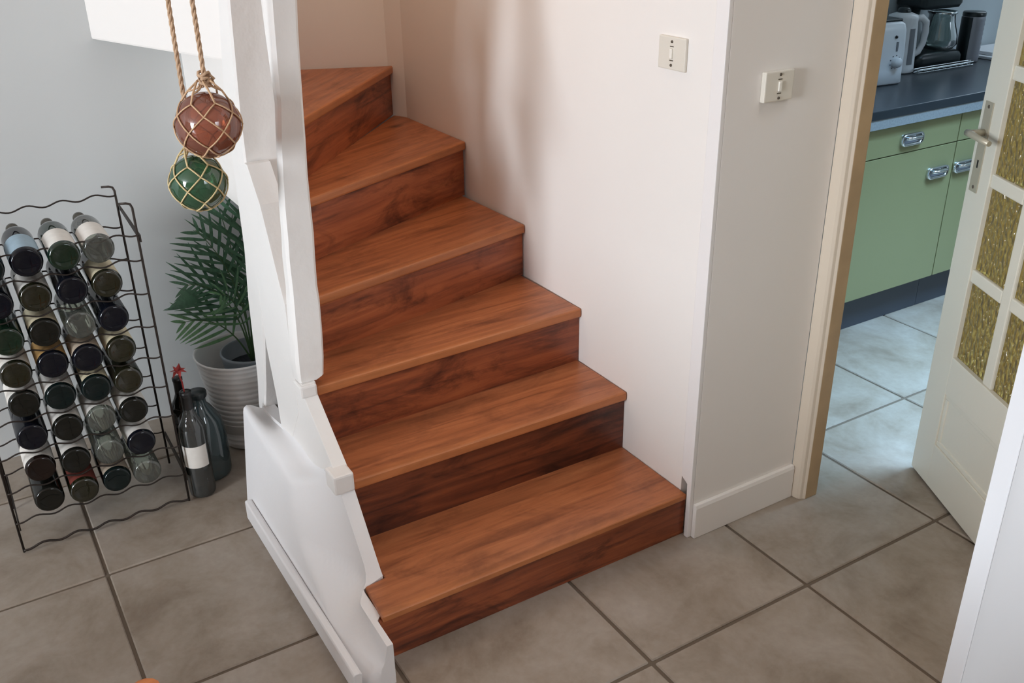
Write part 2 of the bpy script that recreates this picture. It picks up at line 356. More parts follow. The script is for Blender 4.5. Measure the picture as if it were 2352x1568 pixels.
# ------------------------------------------------------------------ white plastered stair cheek (low wall) with its stepped edge
def zfront(y):
    P = [(.25, .112), (.44, .121), (.46, .135), (.59, .300), (.60, .325), (.80, .315), (1.0, .332), (1.075, .342), (1.2, .345)]
    for (a, za), (b, zb) in zip(P, P[1:]):
        if y <= b: return za+(zb-za)*max(0, (y-a)/(b-a))
    return P[-1][1]
def smooth(t): t = max(0, min(1, t)); return t*t*(3-2*t)
ch = struct(empty('wall_stair', (0, 0, 0)))
def cheek_x(y, t, zt):
    z = t*zt
    xb = -1.103+.20*z
    yf = .455-(.135-z)*3.2 if z < .135 else .455+(z-.135)*.82
    amp = .045+(-.988-xb-.045)*smooth((y-.40)/.08)
    x = xb+amp*(1-smooth((y-yf)/.27))
    if y < .33: x = max(x, xb+.055*(1-math.sqrt(max(0, 1-((.33-y)/.075)**2))))
    x = max(x, xb+(-.987-xb)*smooth((t-.78)/.22)*smooth((y-.50)/.22))
    if y < .455: x = min(x, -1.009 if y > .345 else -1.024)
    return min(x, -.987)
mbp = MB(); ny, nz = 70, 30
ring = []
for j in range(ny+1):
    y = .258+(1.075-.258)*j/ny; zt = zfront(y); col_ = []
    for i in range(nz+1):
        t = i/nz; col_.append((cheek_x(y, t, zt), y+.36*t*zt*smooth((y-.8)/.27), t*zt))
    dr = .03*smooth((y-.64)/.15)+.06*smooth((y-.86)/.22)
    col_ = [(px_, py_, pz_-dr*smooth((i/nz-.80)/.20)) for i, (px_, py_, pz_) in enumerate(col_)]
    ztop_in = col_[-1][2]
    xi = (-1.009 if y > .345 else -1.021) if y < .455 else -.9535
    col_.append((max(xi, col_[-1][0]), col_[-1][1], ztop_in)); col_.append((xi, col_[-1][1], 0))
    ring.append(col_)
mbp.loft(ring, cap=True, closed=True, sm=True)
cheek = mbp.obj('cheek', M['plaster'], ch)
cheek.data.set_sharp_from_angle(angle=math.radians(50)) if hasattr(cheek.data, 'set_sharp_from_angle') else None
core = [(.46, 0), (.462, .132), (.59, .30), (.592, .345), (.620, .345), (.79, .474), (.792, .503), (.86, .503), (.95, .30), (1.0, .25), (1.10, .20), (1.10, 0)]
MB().prism(core, 'x', -.9875, -.9525).obj('core', M['beam'], ch, bevel=.001)
B((-1.004, .584, .302), (-.953, .642, .352)).obj('tread_end', M['beam'], ch, bevel=.005)
B((-.996, .781, .470), (-.953, .836, .502)).obj('tread_end', M['beam'], ch, bevel=.005)
bp = [(-1.114, 0), (-1.098, 0), (-1.094, .054), (-1.100, .058), (-1.111, .058), (-1.114, .054)]
struct(MB().prism(bp, 'y', .27, 1.045).obj('baseboard_stair', M['plaster'], bevel=.002))

# ------------------------------------------------------------------ timber frame: two rough posts and a diagonal brace
tf = empty('timber_frame', (-.95, 1.0, 0), 'rough white painted old timber posts with a diagonal brace beside the stairs', 'timber frame')
tf_off = (-.95, 1.0, 0)
def rough(o, amt):
    r = random.Random(5)
    for v in o.data.vertices: v.co += Vector((r.uniform(-amt, amt), r.uniform(-amt, amt), 0))
def at_frame(o): o.location = tuple(-c for c in tf_off); return o
# main post B, built of sections
sec = [(.504, -.990, -.940, .800, .85), (.512, -.992, -.926, .798, .85), (.56, -.991, -.920, .799, .85), (.63, -.988, -.916, .8, .85), (.71, -.985, -.914, .80, .846), (.75, -.983, -.915, .802, .843), (.825, -.983, -.913, .80, .840), (.88, -.980, -.910, .80, .836), (.95, -.978, -.910, .80, .832),
       (1.02, -.974, -.909, .80, .829), (1.10, -.968, -.905, .80, .828), (1.18, -.959, -.902, .80, .832), (1.25, -.957, -.899, .80, .842), (1.33, -.954, -.895, .80, .855), (1.4, -.951, -.890, .80, .866), (1.8, -.937, -.876, .80, .88), (2.499, -.91, -.85, .80, .89)]
rg = []
rr_ = random.Random(3)
for z, xl, xr, yf, yb in sec:
    c = .006; j = lambda: rr_.uniform(-.0015, .0015)
    rg.append([(xl+c, yf, z), (xr-c, yf+j(), z), (xr, yf+c, z), (xr, yb-c, z), (xr-c, yb, z), (xl+c, yb, z), (xl, yb-c, z), (xl+j(), yf+c*1.4, z)])
po = MB().loft(rg, cap=True, sm=True).obj('post', M['beam'], tf); at_frame(po)
if hasattr(po.data, 'set_sharp_from_angle'): po.data.set_sharp_from_angle(angle=math.radians(35))
# rear post A
secA = [(.001, 1.19, 1.25), (.24, 1.19, 1.245), (.345, 1.145, 1.215), (.38, 1.135, 1.212), (.48, 1.10, 1.203), (.592, 1.072, 1.192), (.75, 1.052, 1.157), (.86, 1.043, 1.154), (1.0, 1.036, 1.148), (1.14, 1.029, 1.143), (1.38, .99, 1.071), (1.7, .945, 1.05), (2.499, .86, .96)]
rg = []
for z, yf, yb in secA:
    c = .005; xl, xr = -.985, -.865
    rg.append([(xl+c, yf, z), (xr, yf, z), (xr, yb, z), (xl+c, yb, z), (xl, yb-c, z), (xl, yf+c, z)])
pa = MB().loft(rg, cap=True, sm=True).obj('post', M['beam'], tf); at_frame(pa)
if hasattr(pa.data, 'set_sharp_from_angle'): pa.data.set_sharp_from_angle(angle=math.radians(35))
br = [(1.030, 1.007), (1.008, 1.007), (.975, .965), (.943, .924), (.915, .86), (.889, .797), (.868, .745), (.846, .70), (.846, .40), (.94, .27), (.985, .25), (1.020, .25), (1.03, .36), (1.042, .422), (1.060, .50), (1.061, .59), (1.043, .783), (1.036, .9)]
at_frame(MB().prism(br, 'x', -.9885, -.93).obj('brace', M['beam'], tf, bevel=.001))

# ------------------------------------------------------------------ switches
def switch(name, loc, rz, label, wdt, hgt, dep):
    s = empty(name, loc, label, 'light switch', rz=rz)
    B((-wdt/2, -dep, -hgt/2), (wdt/2, 0, hgt/2)).obj('plate', M['switch'], s, bevel=.003)
    B((-.0045, -dep-.004, -.011), (.0045, -dep, .011)).obj('rocker', M['rocker'], s, bevel=.0015)
    for z in (-.026, .026): MB().lathe([(0, -dep-.002), (.003, -dep-.002), (.0035, -dep)], (0, 0, z), 'y', 10).obj('screw', M['screw'], s)
    B((-.006, -dep-.001, -.0165), (.006, -dep, -.0145)).obj('slot', M['screw'], s)
    B((-.006, -dep-.001, .0145), (.006, -dep, .0165)).obj('slot', M['screw'], s)
switch('light_switch', (-.125, .480, 1.252), -math.pi/2, 'square pale switch plate on the bright white wall beside the stairs', .094, .074, .008)
switch('light_switch', (.026, .307, 1.190), 0, 'square beige switch plate on the shaded wall next to the kitchen door frame', .088, .067, .014)

# ------------------------------------------------------------------ glazed kitchen door, ajar into the kitchen
hd = Vector((-.464, -.886)).normalized(); ang = math.atan2(hd.y, hd.x)
door = struct(empty('door_1', (.6625, .208, .008), rz=ang))        # local x runs from the free edge to the hinge
W_, H_, T_ = .73, 2.02, .036
rowz = [(.414, .637), (.672, .892), (.927, 1.157), (1.192, 1.422), (1.457, 1.687), (1.722, 1.94)]
colx = [(.1, .25), (.29, .44), (.48, .63)]
# leaf lies at y in [0,T] on the far side: which side the camera sees
side = 1
Y0, Y1 = 0, T_*side
def dbox(x0, x1, z0, z1, y0=Y0, y1=Y1): return B((x0, min(y0, y1), z0), (x1, max(y0, y1), z1))
dbox(0, .1, 0, H_).obj('stile', M['door'], door, bevel=.002)
dbox(.63, W_, 0, H_).obj('stile', M['door'], door, bevel=.002)
dbox(.1, .63, 1.94, H_).obj('rail', M['door'], door, bevel=.002)
dbox(.1, .63, .30, .414).obj('rail', M['door'], door, bevel=.002)
dbox(.1, .63, 0, .135).obj('rail', M['door'], door, bevel=.002)
dbox(.1, .63, .135, .30, .008, T_-.008).obj('panel', M['door'], door)
for (x0, x1, z0, z1) in ((.1, .63, .135, .150), (.1, .63, .285, .30), (.1, .115, .15, .285), (.615, .63, .15, .285)):
    dbox(x0, x1, z0, z1, .004, T_-.004).obj('moulding', M['door'], door, bevel=.003)
for k in range(2): dbox(colx[k][1], colx[k+1][0], .414, 1.94, .004, T_-.004).obj('muntin', M['door'], door, bevel=.004)
for k in range(5):
    for c in colx: dbox(c[0], c[1], rowz[k][1], rowz[k+1][0], .004, T_-.004).obj('muntin', M['door'], door, bevel=.004)
pmesh = None
for (z0, z1) in rowz:
    for (x0, x1) in colx: dbox(x0, x1, z0, z1, .013, .019).obj('pane', M['pane'], door)
for sd, yy in ((-1, 0), (1, T_)):
    dbox(.018, .055, .862, 1.092, yy, yy+sd*.003).obj('lock_plate', M['lock'], door, bevel=.001)
    h = MB().tube([(.037, yy, 1.015), (.037, yy+sd*.042, 1.015)], .009, 10)
    h.tube([(.030, yy+sd*.042, 1.015), (.06, yy+sd*.046, 1.017), (.10, yy+sd*.046, 1.015), (.135, yy+sd*.040, 1.012)], [.009, .009, .008, .007], 10)
    h.obj('handle', M['lock'], door)
    B((.034, min(yy+sd*.003, yy+sd*.0036), .925), (.040, max(yy+sd*.003, yy+sd*.0036), .945)).obj('keyhole', M['black'], door)
    for z in (.875, 1.08): MB().lathe([(0, yy+sd*.005), (.004, yy+sd*.004), (.005, yy+sd*.003)], (.037, 0, z), 'y', 8).obj('screw', M['screw'], door)

# ------------------------------------------------------------------ kitchen units
def pull(name, parent, x, z, wd=.118, hg=.046):
    y = .94
    ro = lambda w_, h_, r, n=5: [(x+sx*(w_/2-r)+r*math.cos(a), z+sz*(h_/2-r)+r*math.sin(a)) for sx, sz, a0 in ((1, 1, 0), (-1, 1, 90), (-1, -1, 180), (1, -1, 270)) for a in [math.radians(a0+90*t/n) for t in range(n+1)]]
    outer, inner = ro(wd, hg, .020), ro(wd-.022, hg-.020, .012)
    rings = [[(px, y, pz) for px, pz in outer], [(px, y-.012, pz) for px, pz in outer], [(px, y-.014, pz) for px, pz in ro(wd-.006, hg-.006, .018)],
             [(px, y-.012, pz) for px, pz in inner], [(px, y-.001, pz) for px, pz in inner]]
    h = MB().loft(rings, cap=False).obj(name, M['chrome'], parent)
    MB().prism(inner, 'y', y-.0025, y-.0005).obj('recess', M['steel'], h)
    b = MB().tube([(x-wd/2+.016, y-.012, z+hg*.14), (x-wd/2+.03, y-.021, z+hg*.16), (x+wd/2-.03, y-.021, z+hg*.16), (x+wd/2-.016, y-.012, z+hg*.14)], .0065, 8)
    b.obj('grip', M['chrome'], h)
    return h
def unit(x0, x1, label, handle_side):
    u = empty('base_cabinet', ((x0+x1)/2, 1.2, 0), label, 'cabinet')
    def put(o): o.location = (-(x0+x1)/2, -1.2, 0); return o
    put(B((x0, .962, .145), (x1, 1.495, .803)).obj('body', M['green'], u))
    d = put(B((x0+.0015, .94, .149), (x1-.0015, .96, .692)).obj('door', M['green'], u, bevel=.0015))
    dr = put(B((x0+.0015, .94, .696), (x1-.0015, .96, .801)).obj('drawer', M['green'], u, bevel=.0015))
    put(B((x0, .992, 0), (x1, 1.01, .145)).obj('plinth', M['plinth'], u))
    hx = x1-.094 if handle_side == 'r' else x0+.06
    pull('handle', d, hx, .592); pull('handle', dr, (x0+x1)/2+.023, .744)
unit(.486, 1.086, 'green base cabinet hidden mostly behind the door frame', 'r')
unit(1.088, 1.688, 'green base cabinet with full drawer pull and door pull in view past the frame', 'r')
unit(1.690, 2.290, 'green base cabinet partly covered by the amber glazed door', 'l')
wt = empty('worktop', (1.4, 1.2, .81), 'long charcoal kitchen worktop with pale grey front edge over the green cabinets', 'worktop')
o = B((.315, .918, .842), (2.7, 1.497, .875)).obj('top', M['worktop'], wt, bevel=.003); o.location = (-1.4, -1.2, -.81)
o = B((.315, .921, .808), (2.7, 1.497, .842)).obj('edge', M['worktop_edge'], wt); o.location = (-1.4, -1.2, -.81)

# appliances on the worktop
ZT = .8755
def rrect(w_, d_, r, n=4, cx=0, cy=0):
    return [(cx+sx*(w_/2-r)+r*math.cos(a), cy+sy*(d_/2-r)+r*math.sin(a)) for sx, sy, a0 in ((1, 1, 0), (-1, 1, 90), (-1, -1, 180), (1, -1, 270)) for a in [math.radians(a0+90*t/n) for t in range(n+1)]]
ts = empty('toaster', (1.555, 1.275, ZT), 'white toaster with dial and lever slot beside the door frame on worktop', 'toaster', rz=math.radians(-6))
rings = []
for z, w_, d_, cx in ((0, .235, .14, -.02), (.006, .245, .15, -.02), (.05, .24, .15, -.02), (.075, .215, .145, -.005), (.12, .205, .145, 0), (.2, .195, .14, 0), (.222, .185, .13, 0), (.23, .165, .11, 0)):
    rings.append([(x, y, z) for x, y in rrect(w_, d_, .025, cx=cx)])
MB().loft(rings).obj('body', M['white_plastic'], ts)
B((-.085, -.045, .228), (.085, .045, .24)).obj('slot_cover', M['dark_plastic'], ts, bevel=.004)
MB().lathe([(0, -.097), (.016, -.096), (.019, -.090), (.019, -.068)], (.045, 0, .085), 'y', 20).obj('dial', M['white_plastic'], ts)
for a in range(0, 360, 40):
    c, s_ = math.cos(math.radians(a)), math.sin(math.radians(a))
    B((.045+.025*c-.002, -.0745, .085+.025*s_-.002), (.045+.025*c+.002, -.0725, .085+.025*s_+.002)).obj('tick', M['grey_plastic'], ts)
B((.042, -.0745, .125), (.050, -.071, .160)).obj('lever_slot', M['grey_plastic'], ts)
MB().lathe([(0, -.077), (.005, -.076), (.006, -.071)], (.035, 0, .178), 'y', 12).obj('button', M['black'], ts)

kt = empty('kettle', (1.835, 1.375, ZT), 'white plastic jug kettle with grey water window and loop handle', 'kettle', rz=math.radians(-12))
MB().lathe([(0, 0), (.066, 0), (.07, .006), (.068, .02), (.064, .11), (.058, .205), (.059, .212), (.056, .222), (.03, .232), (0, .234)], n=28).obj('body', M['white_plastic'], kt)
MB().lathe([(.0675, .035), (.0655, .09), (.0605, .175)], n=6, a0=math.radians(-97), a1=math.radians(-72)).obj('water_window', M['grey_plastic'], kt)
MB().tube([(.052, -.004, .205), (.085, -.008, .208), (.108, -.01, .19), (.113, -.01, .15), (.108, -.01, .105), (.092, -.008, .072), (.06, -.004, .055)], [.012, .014, .014, .013, .012, .012, .012], 10).obj('handle', M['white_plastic'], kt)
MB().lathe([(0, .252), (.02, .25), (.026, .24), (.026, .231)], n=14).obj('lid_knob', M['dark_plastic'], kt)

cm = empty('coffee_machine', (2.06, 1.405, ZT), 'dark coffee machine with a clear glass jug on its black base', 'coffee machine', rz=math.radians(-4))
MB().loft([[(x, y, z) for x, y in rrect(w_, d_, .03, cy=.0)] for z, w_, d_ in ((0, .27, .16), (.04, .27, .16), (.055, .255, .15), (.062, .22, .13))]).obj('base', M['dark_plastic'], cm)
MB().loft([[(x, y, z) for x, y in rrect(w_, .075, .02, cx=-.105, cy=.035)] for z, w_ in ((.05, .075), (.30, .075))]).obj('tower', M['dark_plastic'], cm)
MB().loft([[(x, y, z) for x, y in rrect(w_, .15, .03, cx=-.02, cy=.01)] for z, w_ in ((.235, .22), (.25, .25), (.31, .25), (.325, .23))]).obj('head', M['dark_plastic'], cm)
jug_glass = thin_glass('clear_jug_glass', (196, 208, 206), .1)
MB().lathe([(0, .066), (.06, .066), (.075, .085), (.073, .12), (.055, .175), (.052, .2), (.058, .212)], (.045, -.01, 0), n=26).obj('jug', jug_glass, cm)
MB().lathe([(.0585, .208), (.0595, .214), (.0575, .216)], (.045, -.01, 0), n=26).obj('jug_rim', M['chrome'], cm)

tr = empty('wire_tray', (2.03, 1.29, ZT), 'thin chrome wire tray in front of the coffee machine', 'tray')
m_ = MB()
for z in (.004, .016): m_.tube([(x, y, z) for x, y in rrect(.36, .03, .012)+[rrect(.36, .03, .012)[0]]], .0022, 6)
m_.obj('rim', M['chrome'], tr)
m_ = MB()
for k in range(9): m_.tube([(-.15+.0375*k, -.015, .004), (-.15+.0375*k, .015, .004)], .0014, 6)
tag(m_.obj('rods', M['chrome'], tr), kind='stuff')

cn = empty('canister', (2.275, 1.36, ZT), 'tall grey metal canister with ridged side and black lid', 'canister')
MB().lathe([(0, 0), (.044, 0), (.046, .004)]+[(.046+(.0018 if i % 2 else 0), .01+i*.0095) for i in range(19)]+[(.045, .188)], n=28).obj('body', M['steel'], cn)
MB().lathe([(.047, .186), (.047, .2), (.043, .204), (0, .204)], n=28).obj('lid', M['dark_plastic'], cn)
MB().lathe([(.0483, .006), (.0483, .184)], n=10, a0=math.radians(115), a1=math.radians(212)).obj('dark_band', M['dark_plastic'], cn)  # dark strip covering the left side
bo = empty('chopping_board', (2.50, 1.385, ZT), 'white chopping boards lying flat at the worktop end', 'chopping board')
B((-.13, -.09, 0), (.13, .09, .012)).obj('board', M['white_plastic'], bo, bevel=.003)
B((-.10, -.06, .0125), (.13, .085, .027)).obj('board', M['white_plastic'], bo, bevel=.003)

# ------------------------------------------------------------------ bottle rack
RX0, RX1, RYF, RYB = -1.672, -1.232, 1.215, 1.45
rack = empty('bottle_rack', (-1.452, 1.33, 0), 'tall black iron wire bottle rack with wavy rails against the grey wall', 'bottle rack')
def rk(o): o.location = (1.452, -1.33, 0); return o
for x in (RX0, RX1):
    for y, zt in ((RYF, .900), (RYB, .885)):
        s_ = 1
        rk(MB().tube([(x, y, .003), (x, y, zt-.012), (x-.003, y+.003, zt-.003), (x-.012, y+.007, zt), (x-.03, y+.012, zt)], .0032, 8).obj('upright', M['iron'], rack))
    for z, w_ in ((.815, .012), (.09, .02)):
        rk(MB().prism([(RYF-.002, z-.018), (RYF-.002, z-.018+w_*1.6), (RYB+.002, z+.004+w_), (RYB+.002, z+.004)], 'x', x+.0038, x+.0072).obj('side_strap', M['iron'], rack))
ROWZ = [.803, .711, .617, .526, .437, .344, .244, .150]
COLX = [-1.580, -1.495, -1.410, -1.329]
def wave(y, z, amp=.0052, x0=RX0, x1=RX1, ph=-1.4525):
    n = 60; return [(x0+(x1-x0)*i/n, y, z+amp*math.cos(2*math.pi*(x0+(x1-x0)*i/n-ph)/.0837)) for i in range(n+1)]
for z in ROWZ:
    for y, dz in ((RYF-.0065, -.0375-.0035-.0065), (RYB-.0065, -.016-.0035-.0065)):
        rk(MB().tube(wave(y, z+dz), .0023, 6).obj('wavy_rail', M['iron'], rack))
rk(MB().tube(wave(RYF-.0065, .792+.03), .0023, 6).obj('wavy_rail', M['iron'], rack))
rk(MB().tube(wave(RYB-.0065, .866), .0023, 6).obj('wavy_rail', M['iron'], rack))
rk(MB().tube(wave(RYF-.0065, .016), .0032, 6).obj('wavy_rail', M['iron'], rack))

# wine bottles lying in the rack, bases towards the room
def bottle_mesh(sh=1.0):
    return [(0, .0028), (.012, .0026), (.025, .0012), (.029, 0), (.0335, .0012), (.0362, .005), (.0373, .012), (.0373, .185), (.034, .205), (.022, .226), (.0155, .243), (.014, .262), (.0138, .285), (.0155, .287), (.0155, .298), (.012, .299), (0, .299)]
GL = {
 'navy': thin_glass('navy_bottle_glass', (20, 22, 30), .005, (16, 18, 26), .85),
 'teal': thin_glass('dark_teal_bottle_glass', (22, 40, 38), .005, (16, 28, 28), .75),
 'green': thin_glass('green_bottle_glass', (60, 104, 66), .05, (24, 52, 36), .45),
 'olive': thin_glass('olive_bottle_glass', (104, 104, 66), .05, (46, 46, 30), .4),
 'dark': thin_glass('black_bottle_glass', (30, 30, 22), .005, (26, 26, 22), .8),
 'brown': thin_glass('brown_bottle_glass', (56, 34, 24), .005, (34, 24, 20), .7),
 'clear': thin_glass('clear_bottle_glass', (212, 216, 206), .06, (170, 172, 164), .10),
}
LB = {k: plain(k+'_paper_label', c, .7, var=.08, vscale=60) for k, c in dict(white=(222, 216, 208), cream=(214, 200, 168), amber=(196, 152, 92), pale_blue=(150, 172, 186), red=(120, 52, 40), beige=(186, 168, 148)).items()}
CAP = {k: plain(k+'_foil', c, .4) for k, c in dict(black=(24, 22, 22), red=(60, 20, 22), gold=(70, 66, 58)).items()}
proto = {}
prof = bottle_mesh()
grid = [
 [('teal', None), ('navy', 'pale_blue'), ('green', 'white'), ('clear', 'white')],
 [('navy', None), ('olive', 'white'), ('navy', None), ('olive', 'cream')],
 [('green', None), ('dark', 'cream'), ('clear', None), ('navy', None)],
 [('olive', 'white'), ('navy', 'amber'), ('navy', 'beige'), ('olive', 'cream')],
 [('dark', 'white'), ('teal', 'white'), ('teal', 'cream'), ('olive', None)],
 [('navy', None), ('dark', 'white'), ('clear', 'white'), ('dark', 'white')],
 [('brown', 'white'), ('dark', 'white'), ('clear', None), ('navy', 'white')],
 [('dark', None), ('olive', 'red'), ('teal', 'beige'), ('clear', None)],
]
words = dict(navy='navy blue', teal='dark teal', green='green', olive='olive green', dark='near-black', brown='dark brown', clear='clear glass')
lw = dict(white='white label', cream='cream label', amber='amber label', pale_blue='pale blue label', red='dark red label', beige='beige label')
orow = ['top', 'second', 'third', 'fourth', 'fifth', 'sixth', 'seventh', 'bottom']; ocol = ['first', 'second', 'third', 'fourth']
base_me = MB().lathe(prof, axis='y', n=28).obj('wine_bottle', None); bm_ = base_me.data; bpy.data.objects.remove(base_me)
body_mesh = {}
for k, g in GL.items():
    me = bm_.copy(); me.materials.append(g); body_mesh[k] = me
lab_a = MB().lathe([(.0377, .014), (.0377, .122)], axis='y', n=22, a0=math.radians(200), a1=math.radians(410)).obj('label', None); lab_me = lab_a.data; bpy.data.objects.remove(lab_a)
cap_a = MB().lathe([(.0147, .238), (.0147, .286), (.016, .287), (.016, .2985), (0, .2996)], axis='y', n=18).obj('foil_cap', None); cap_me = cap_a.data; bpy.data.objects.remove(cap_a)
lab_mesh = {}; cap_mesh = {}
for k, m0 in LB.items(): me = lab_me.copy(); me.materials.append(m0); lab_mesh[k] = me
for k, m0 in CAP.items(): me = cap_me.copy(); me.materials.append(m0); cap_mesh[k] = me
for r, row in enumerate(grid):
    for c, (g, lb) in enumerate(row):
        o = bpy.data.objects.new('wine_bottle', body_mesh[g]); COL.objects.link(o)
        o.location = (COLX[c]+rnd(-.002, .002), 1.192+rnd(-.008, .006), ROWZ[r])
        o.rotation_euler = (0, rnd(-.35, .35), 0)
        tag(o, f"{words[g]} bottle {'with ' + lw[lb] if lb else 'without label'}, {orow[r]} row of rack, {ocol[c]} bottle from left", 'bottle', 'wine bottles lying in the iron rack')
        if lb:
            q = bpy.data.objects.new('label', lab_mesh[lb]); COL.objects.link(q); q.parent = o; q['label'] = lw[lb].replace('_', ' ')
        q = bpy.data.objects.new('foil_cap', cap_mesh[random.choice(list(CAP))]); COL.objects.link(q); q.parent = o

# ------------------------------------------------------------------ bottles standing on the floor beside the rack
clear_dark = thin_glass('smoky_bottle_glass', (132, 136, 134), .06, (92, 94, 92), .32)
up = [(r, z*1.13) for r, z in prof]
ub = MB().lathe(up, n=28).obj('standing_bottle', clear_dark); ub.location = (-1.184, 1.240, .001)
tag(ub, 'smoky wine bottle with a white label standing on floor holding a red flower', 'bottle')
MB().lathe([(.0378, .105), (.0378, .175)], n=16, a0=math.radians(190), a1=math.radians(310)).obj('label', LB['white'], ub)
MB().lathe([(.0150, .268), (.0150, .324), (.0165, .326), (.0165, .3375), (.011, .339)], n=18).obj('foil_cap', CAP['black'], ub)
fl = empty('dried_flower', (-1.184, 1.240, .339), 'dried red flower sticking out of the smoky bottle neck', 'flower')
MB().tube([(0, 0, -.06), (-.003, 0, .03), (-.008, 0, .055)], .0022, 6).obj('stem', M['red_flower'], fl)
for k in range(7):
    a = k*2*math.pi/7+.3; c, s_ = math.cos(a), math.sin(a); q = .024+.006*math.sin(k*2.1)
    MB().add([(-.008, 0, .055), (-.008+.4*q*c-.007*s_, .4*q*s_+.007*c, .07), (-.008+q*c, q*s_, .066+.012*math.sin(k)), (-.008+.4*q*c+.007*s_, .4*q*s_-.007*c, .068)], [(0, 1, 2, 3)]).obj('petal', M['red_flower'], fl, recalc=False)
db = MB().lathe([(r*.92, z*.96) for r, z in prof], n=28).obj('standing_bottle', GL['dark']); db.location = (-1.165, 1.440, .001)
tag(db, 'plain near-black bottle standing on floor behind the smoky bottle', 'bottle')
MB().lathe([(.0139, .226), (.0139, .275), (.0152, .277), (.0152, .2865), (0, .2875)], n=18).obj('foil_cap', CAP['black'], db)
jar = thin_glass('teal_jug_glass', (120, 144, 146), .06, (84, 102, 106), .5)
jb = MB().lathe([(0, .008), (.045, .004), (.058, 0), (.063, .006), (.064, .02), (.064, .14), (.056, .185), (.034, .225), (.022, .24), (.021, .262), (.026, .266), (.026, .274), (.020, .275)], n=32).obj('glass_jug', jar); jb.location = (-1.136, 1.335, .001)
tag(jb, 'wide smoky teal glass jug on floor between the bottles and white pot', 'jug')
MB().lathe([(.0265, .262), (.0275, .266), (.0275, .276), (.0265, .279), (0, .28)], n=24).obj('stopper', M['dark_plastic'], jb)

# ------------------------------------------------------------------ pots and palm
pp = []
H = .312
nr = 16
pp = [(0, .004), (.082, 0), (.088, .004)]
for i in range(nr*3+1):
    z = .012+(H-.022)*i/(nr*3); pp.append((.089+.046*(z/H)+(.0014 if i % 3 else -.0018), z))
pp += [(.138, H-.006), (.139, H), (.135, H+.002), (.131, H-.004), (.10, .06), (0, .05)]
pt = MB().lathe(pp, n=48).obj('plant_pot', M['pot']); pt.location = (-.962, 1.473, .001)
tag(pt, 'large white ribbed plant pot on the floor under the stairs', 'pot')
palm = empty('potted_palm', (-.925, 1.475, .056), 'green palm with arching fronds growing in a grey pot inside the white pot', 'plant')
MB().lathe([(0, 0), (.06, 0), (.064, .005), (.092, .235), (.095, .24), (.095, .247), (.090, .248), (.088, .243), (.085, .19), (0, .19)], n=36).obj('inner_pot', M['inner_pot'], palm)
MB().lathe([(.085, .192), (.05, .198), (0, .2)], n=24).obj('soil', M['soil'], palm)
# one shared leaflet
lf = MB(); rows = []
for i in range(6):
    t = i/5; wv = .0050*math.sin(math.pi*min(1, .12+.88*t))**.7 if i < 5 else .0004
    rows.append([(-wv, t, -.0018-.16*t*t), (0, t, -.16*t*t), (wv, t, -.0018-.16*t*t)])
lf.loft(rows, cap=False, closed=False)
lo = lf.obj('leaflet', M['leaf'], recalc=False); leaf_me = lo.data; bpy.data.objects.remove(lo)
leaf_me2 = leaf_me.copy(); leaf_me2.materials.clear(); leaf_me2.materials.append(M['leaf_light'])
def frond(tip, ctrl, n, lmax, light=False, face=(-.15, -.75, .62), base=(0, 0, .2), th=.003, skip=.28):
    b0, c0, t0 = Vector(base), Vector(ctrl), Vector(tip)
    P = lambda t: b0*(1-t)**2+c0*2*t*(1-t)+t0*t*t
    fo = MB().tube([P(i/14) for i in range(15)], [th*(1-.7*i/14) for i in range(15)], 6).obj('frond', M['stem'], palm)
    n = max(7, int(n*.66))
    for i in range(n):
        t = skip+(1-skip)*(i+.5)/n; p = P(t); tg = (P(min(1, t+.02))-P(t-.02)).normalized()
        sd = tg.cross(Vector(face))
        sd = sd.normalized() if sd.length > .05 else Vector((.8, -.6, 0))
        upv = sd.cross(tg).normalized()
        ln = 1.4*lmax*(math.sin(math.pi*(.16+.80*t))**.8)
        for s_ in (-1, 1):
            d = (sd*s_*(.86-.35*t)+tg*(.55+.4*t)+upv*.12+Vector((0, 0, -.22))).normalized()
            zz = (upv-d*upv.dot(d)).normalized(); xx = d.cross(zz)
            q = bpy.data.objects.new('leaflet', leaf_me2 if light else leaf_me); COL.objects.link(q); q.parent = fo
            mt = Matrix(((xx.x, d.x, zz.x, p.x), (xx.y, d.y, zz.y, p.y), (xx.z, d.z, zz.z, p.z), (0, 0, 0, 1)))
            k = ln*rnd(.9, 1.1)
            q.matrix_local = mt @ Matrix.Diagonal((1+.5*k, k, k, 1))
FR = [((-.105, .015, .655), (.015, 0, .50), 16, .135, False), ((-.165, .0, .500), (-.02, .01, .49), 16, .125, False), ((-.195, .0, .385), (-.06, .0, .40), 12, .095, True),
      ((.045, .0, .83), (.03, 0, .55), 18, .14, False), ((.09, .06, .74), (.06, 0, .55), 14, .12, False), ((.09, -.03, .62), (.07, -.02, .47), 12, .12, False),
      ((-.10, -.13, .50), (-.02, -.04, .47), 11, .10, True), ((.08, .14, .56), (.05, .03, .46), 10, .11, False), ((.0, .17, .70), (.02, .05, .50), 12, .11, False)]
for a in FR: frond(*a)

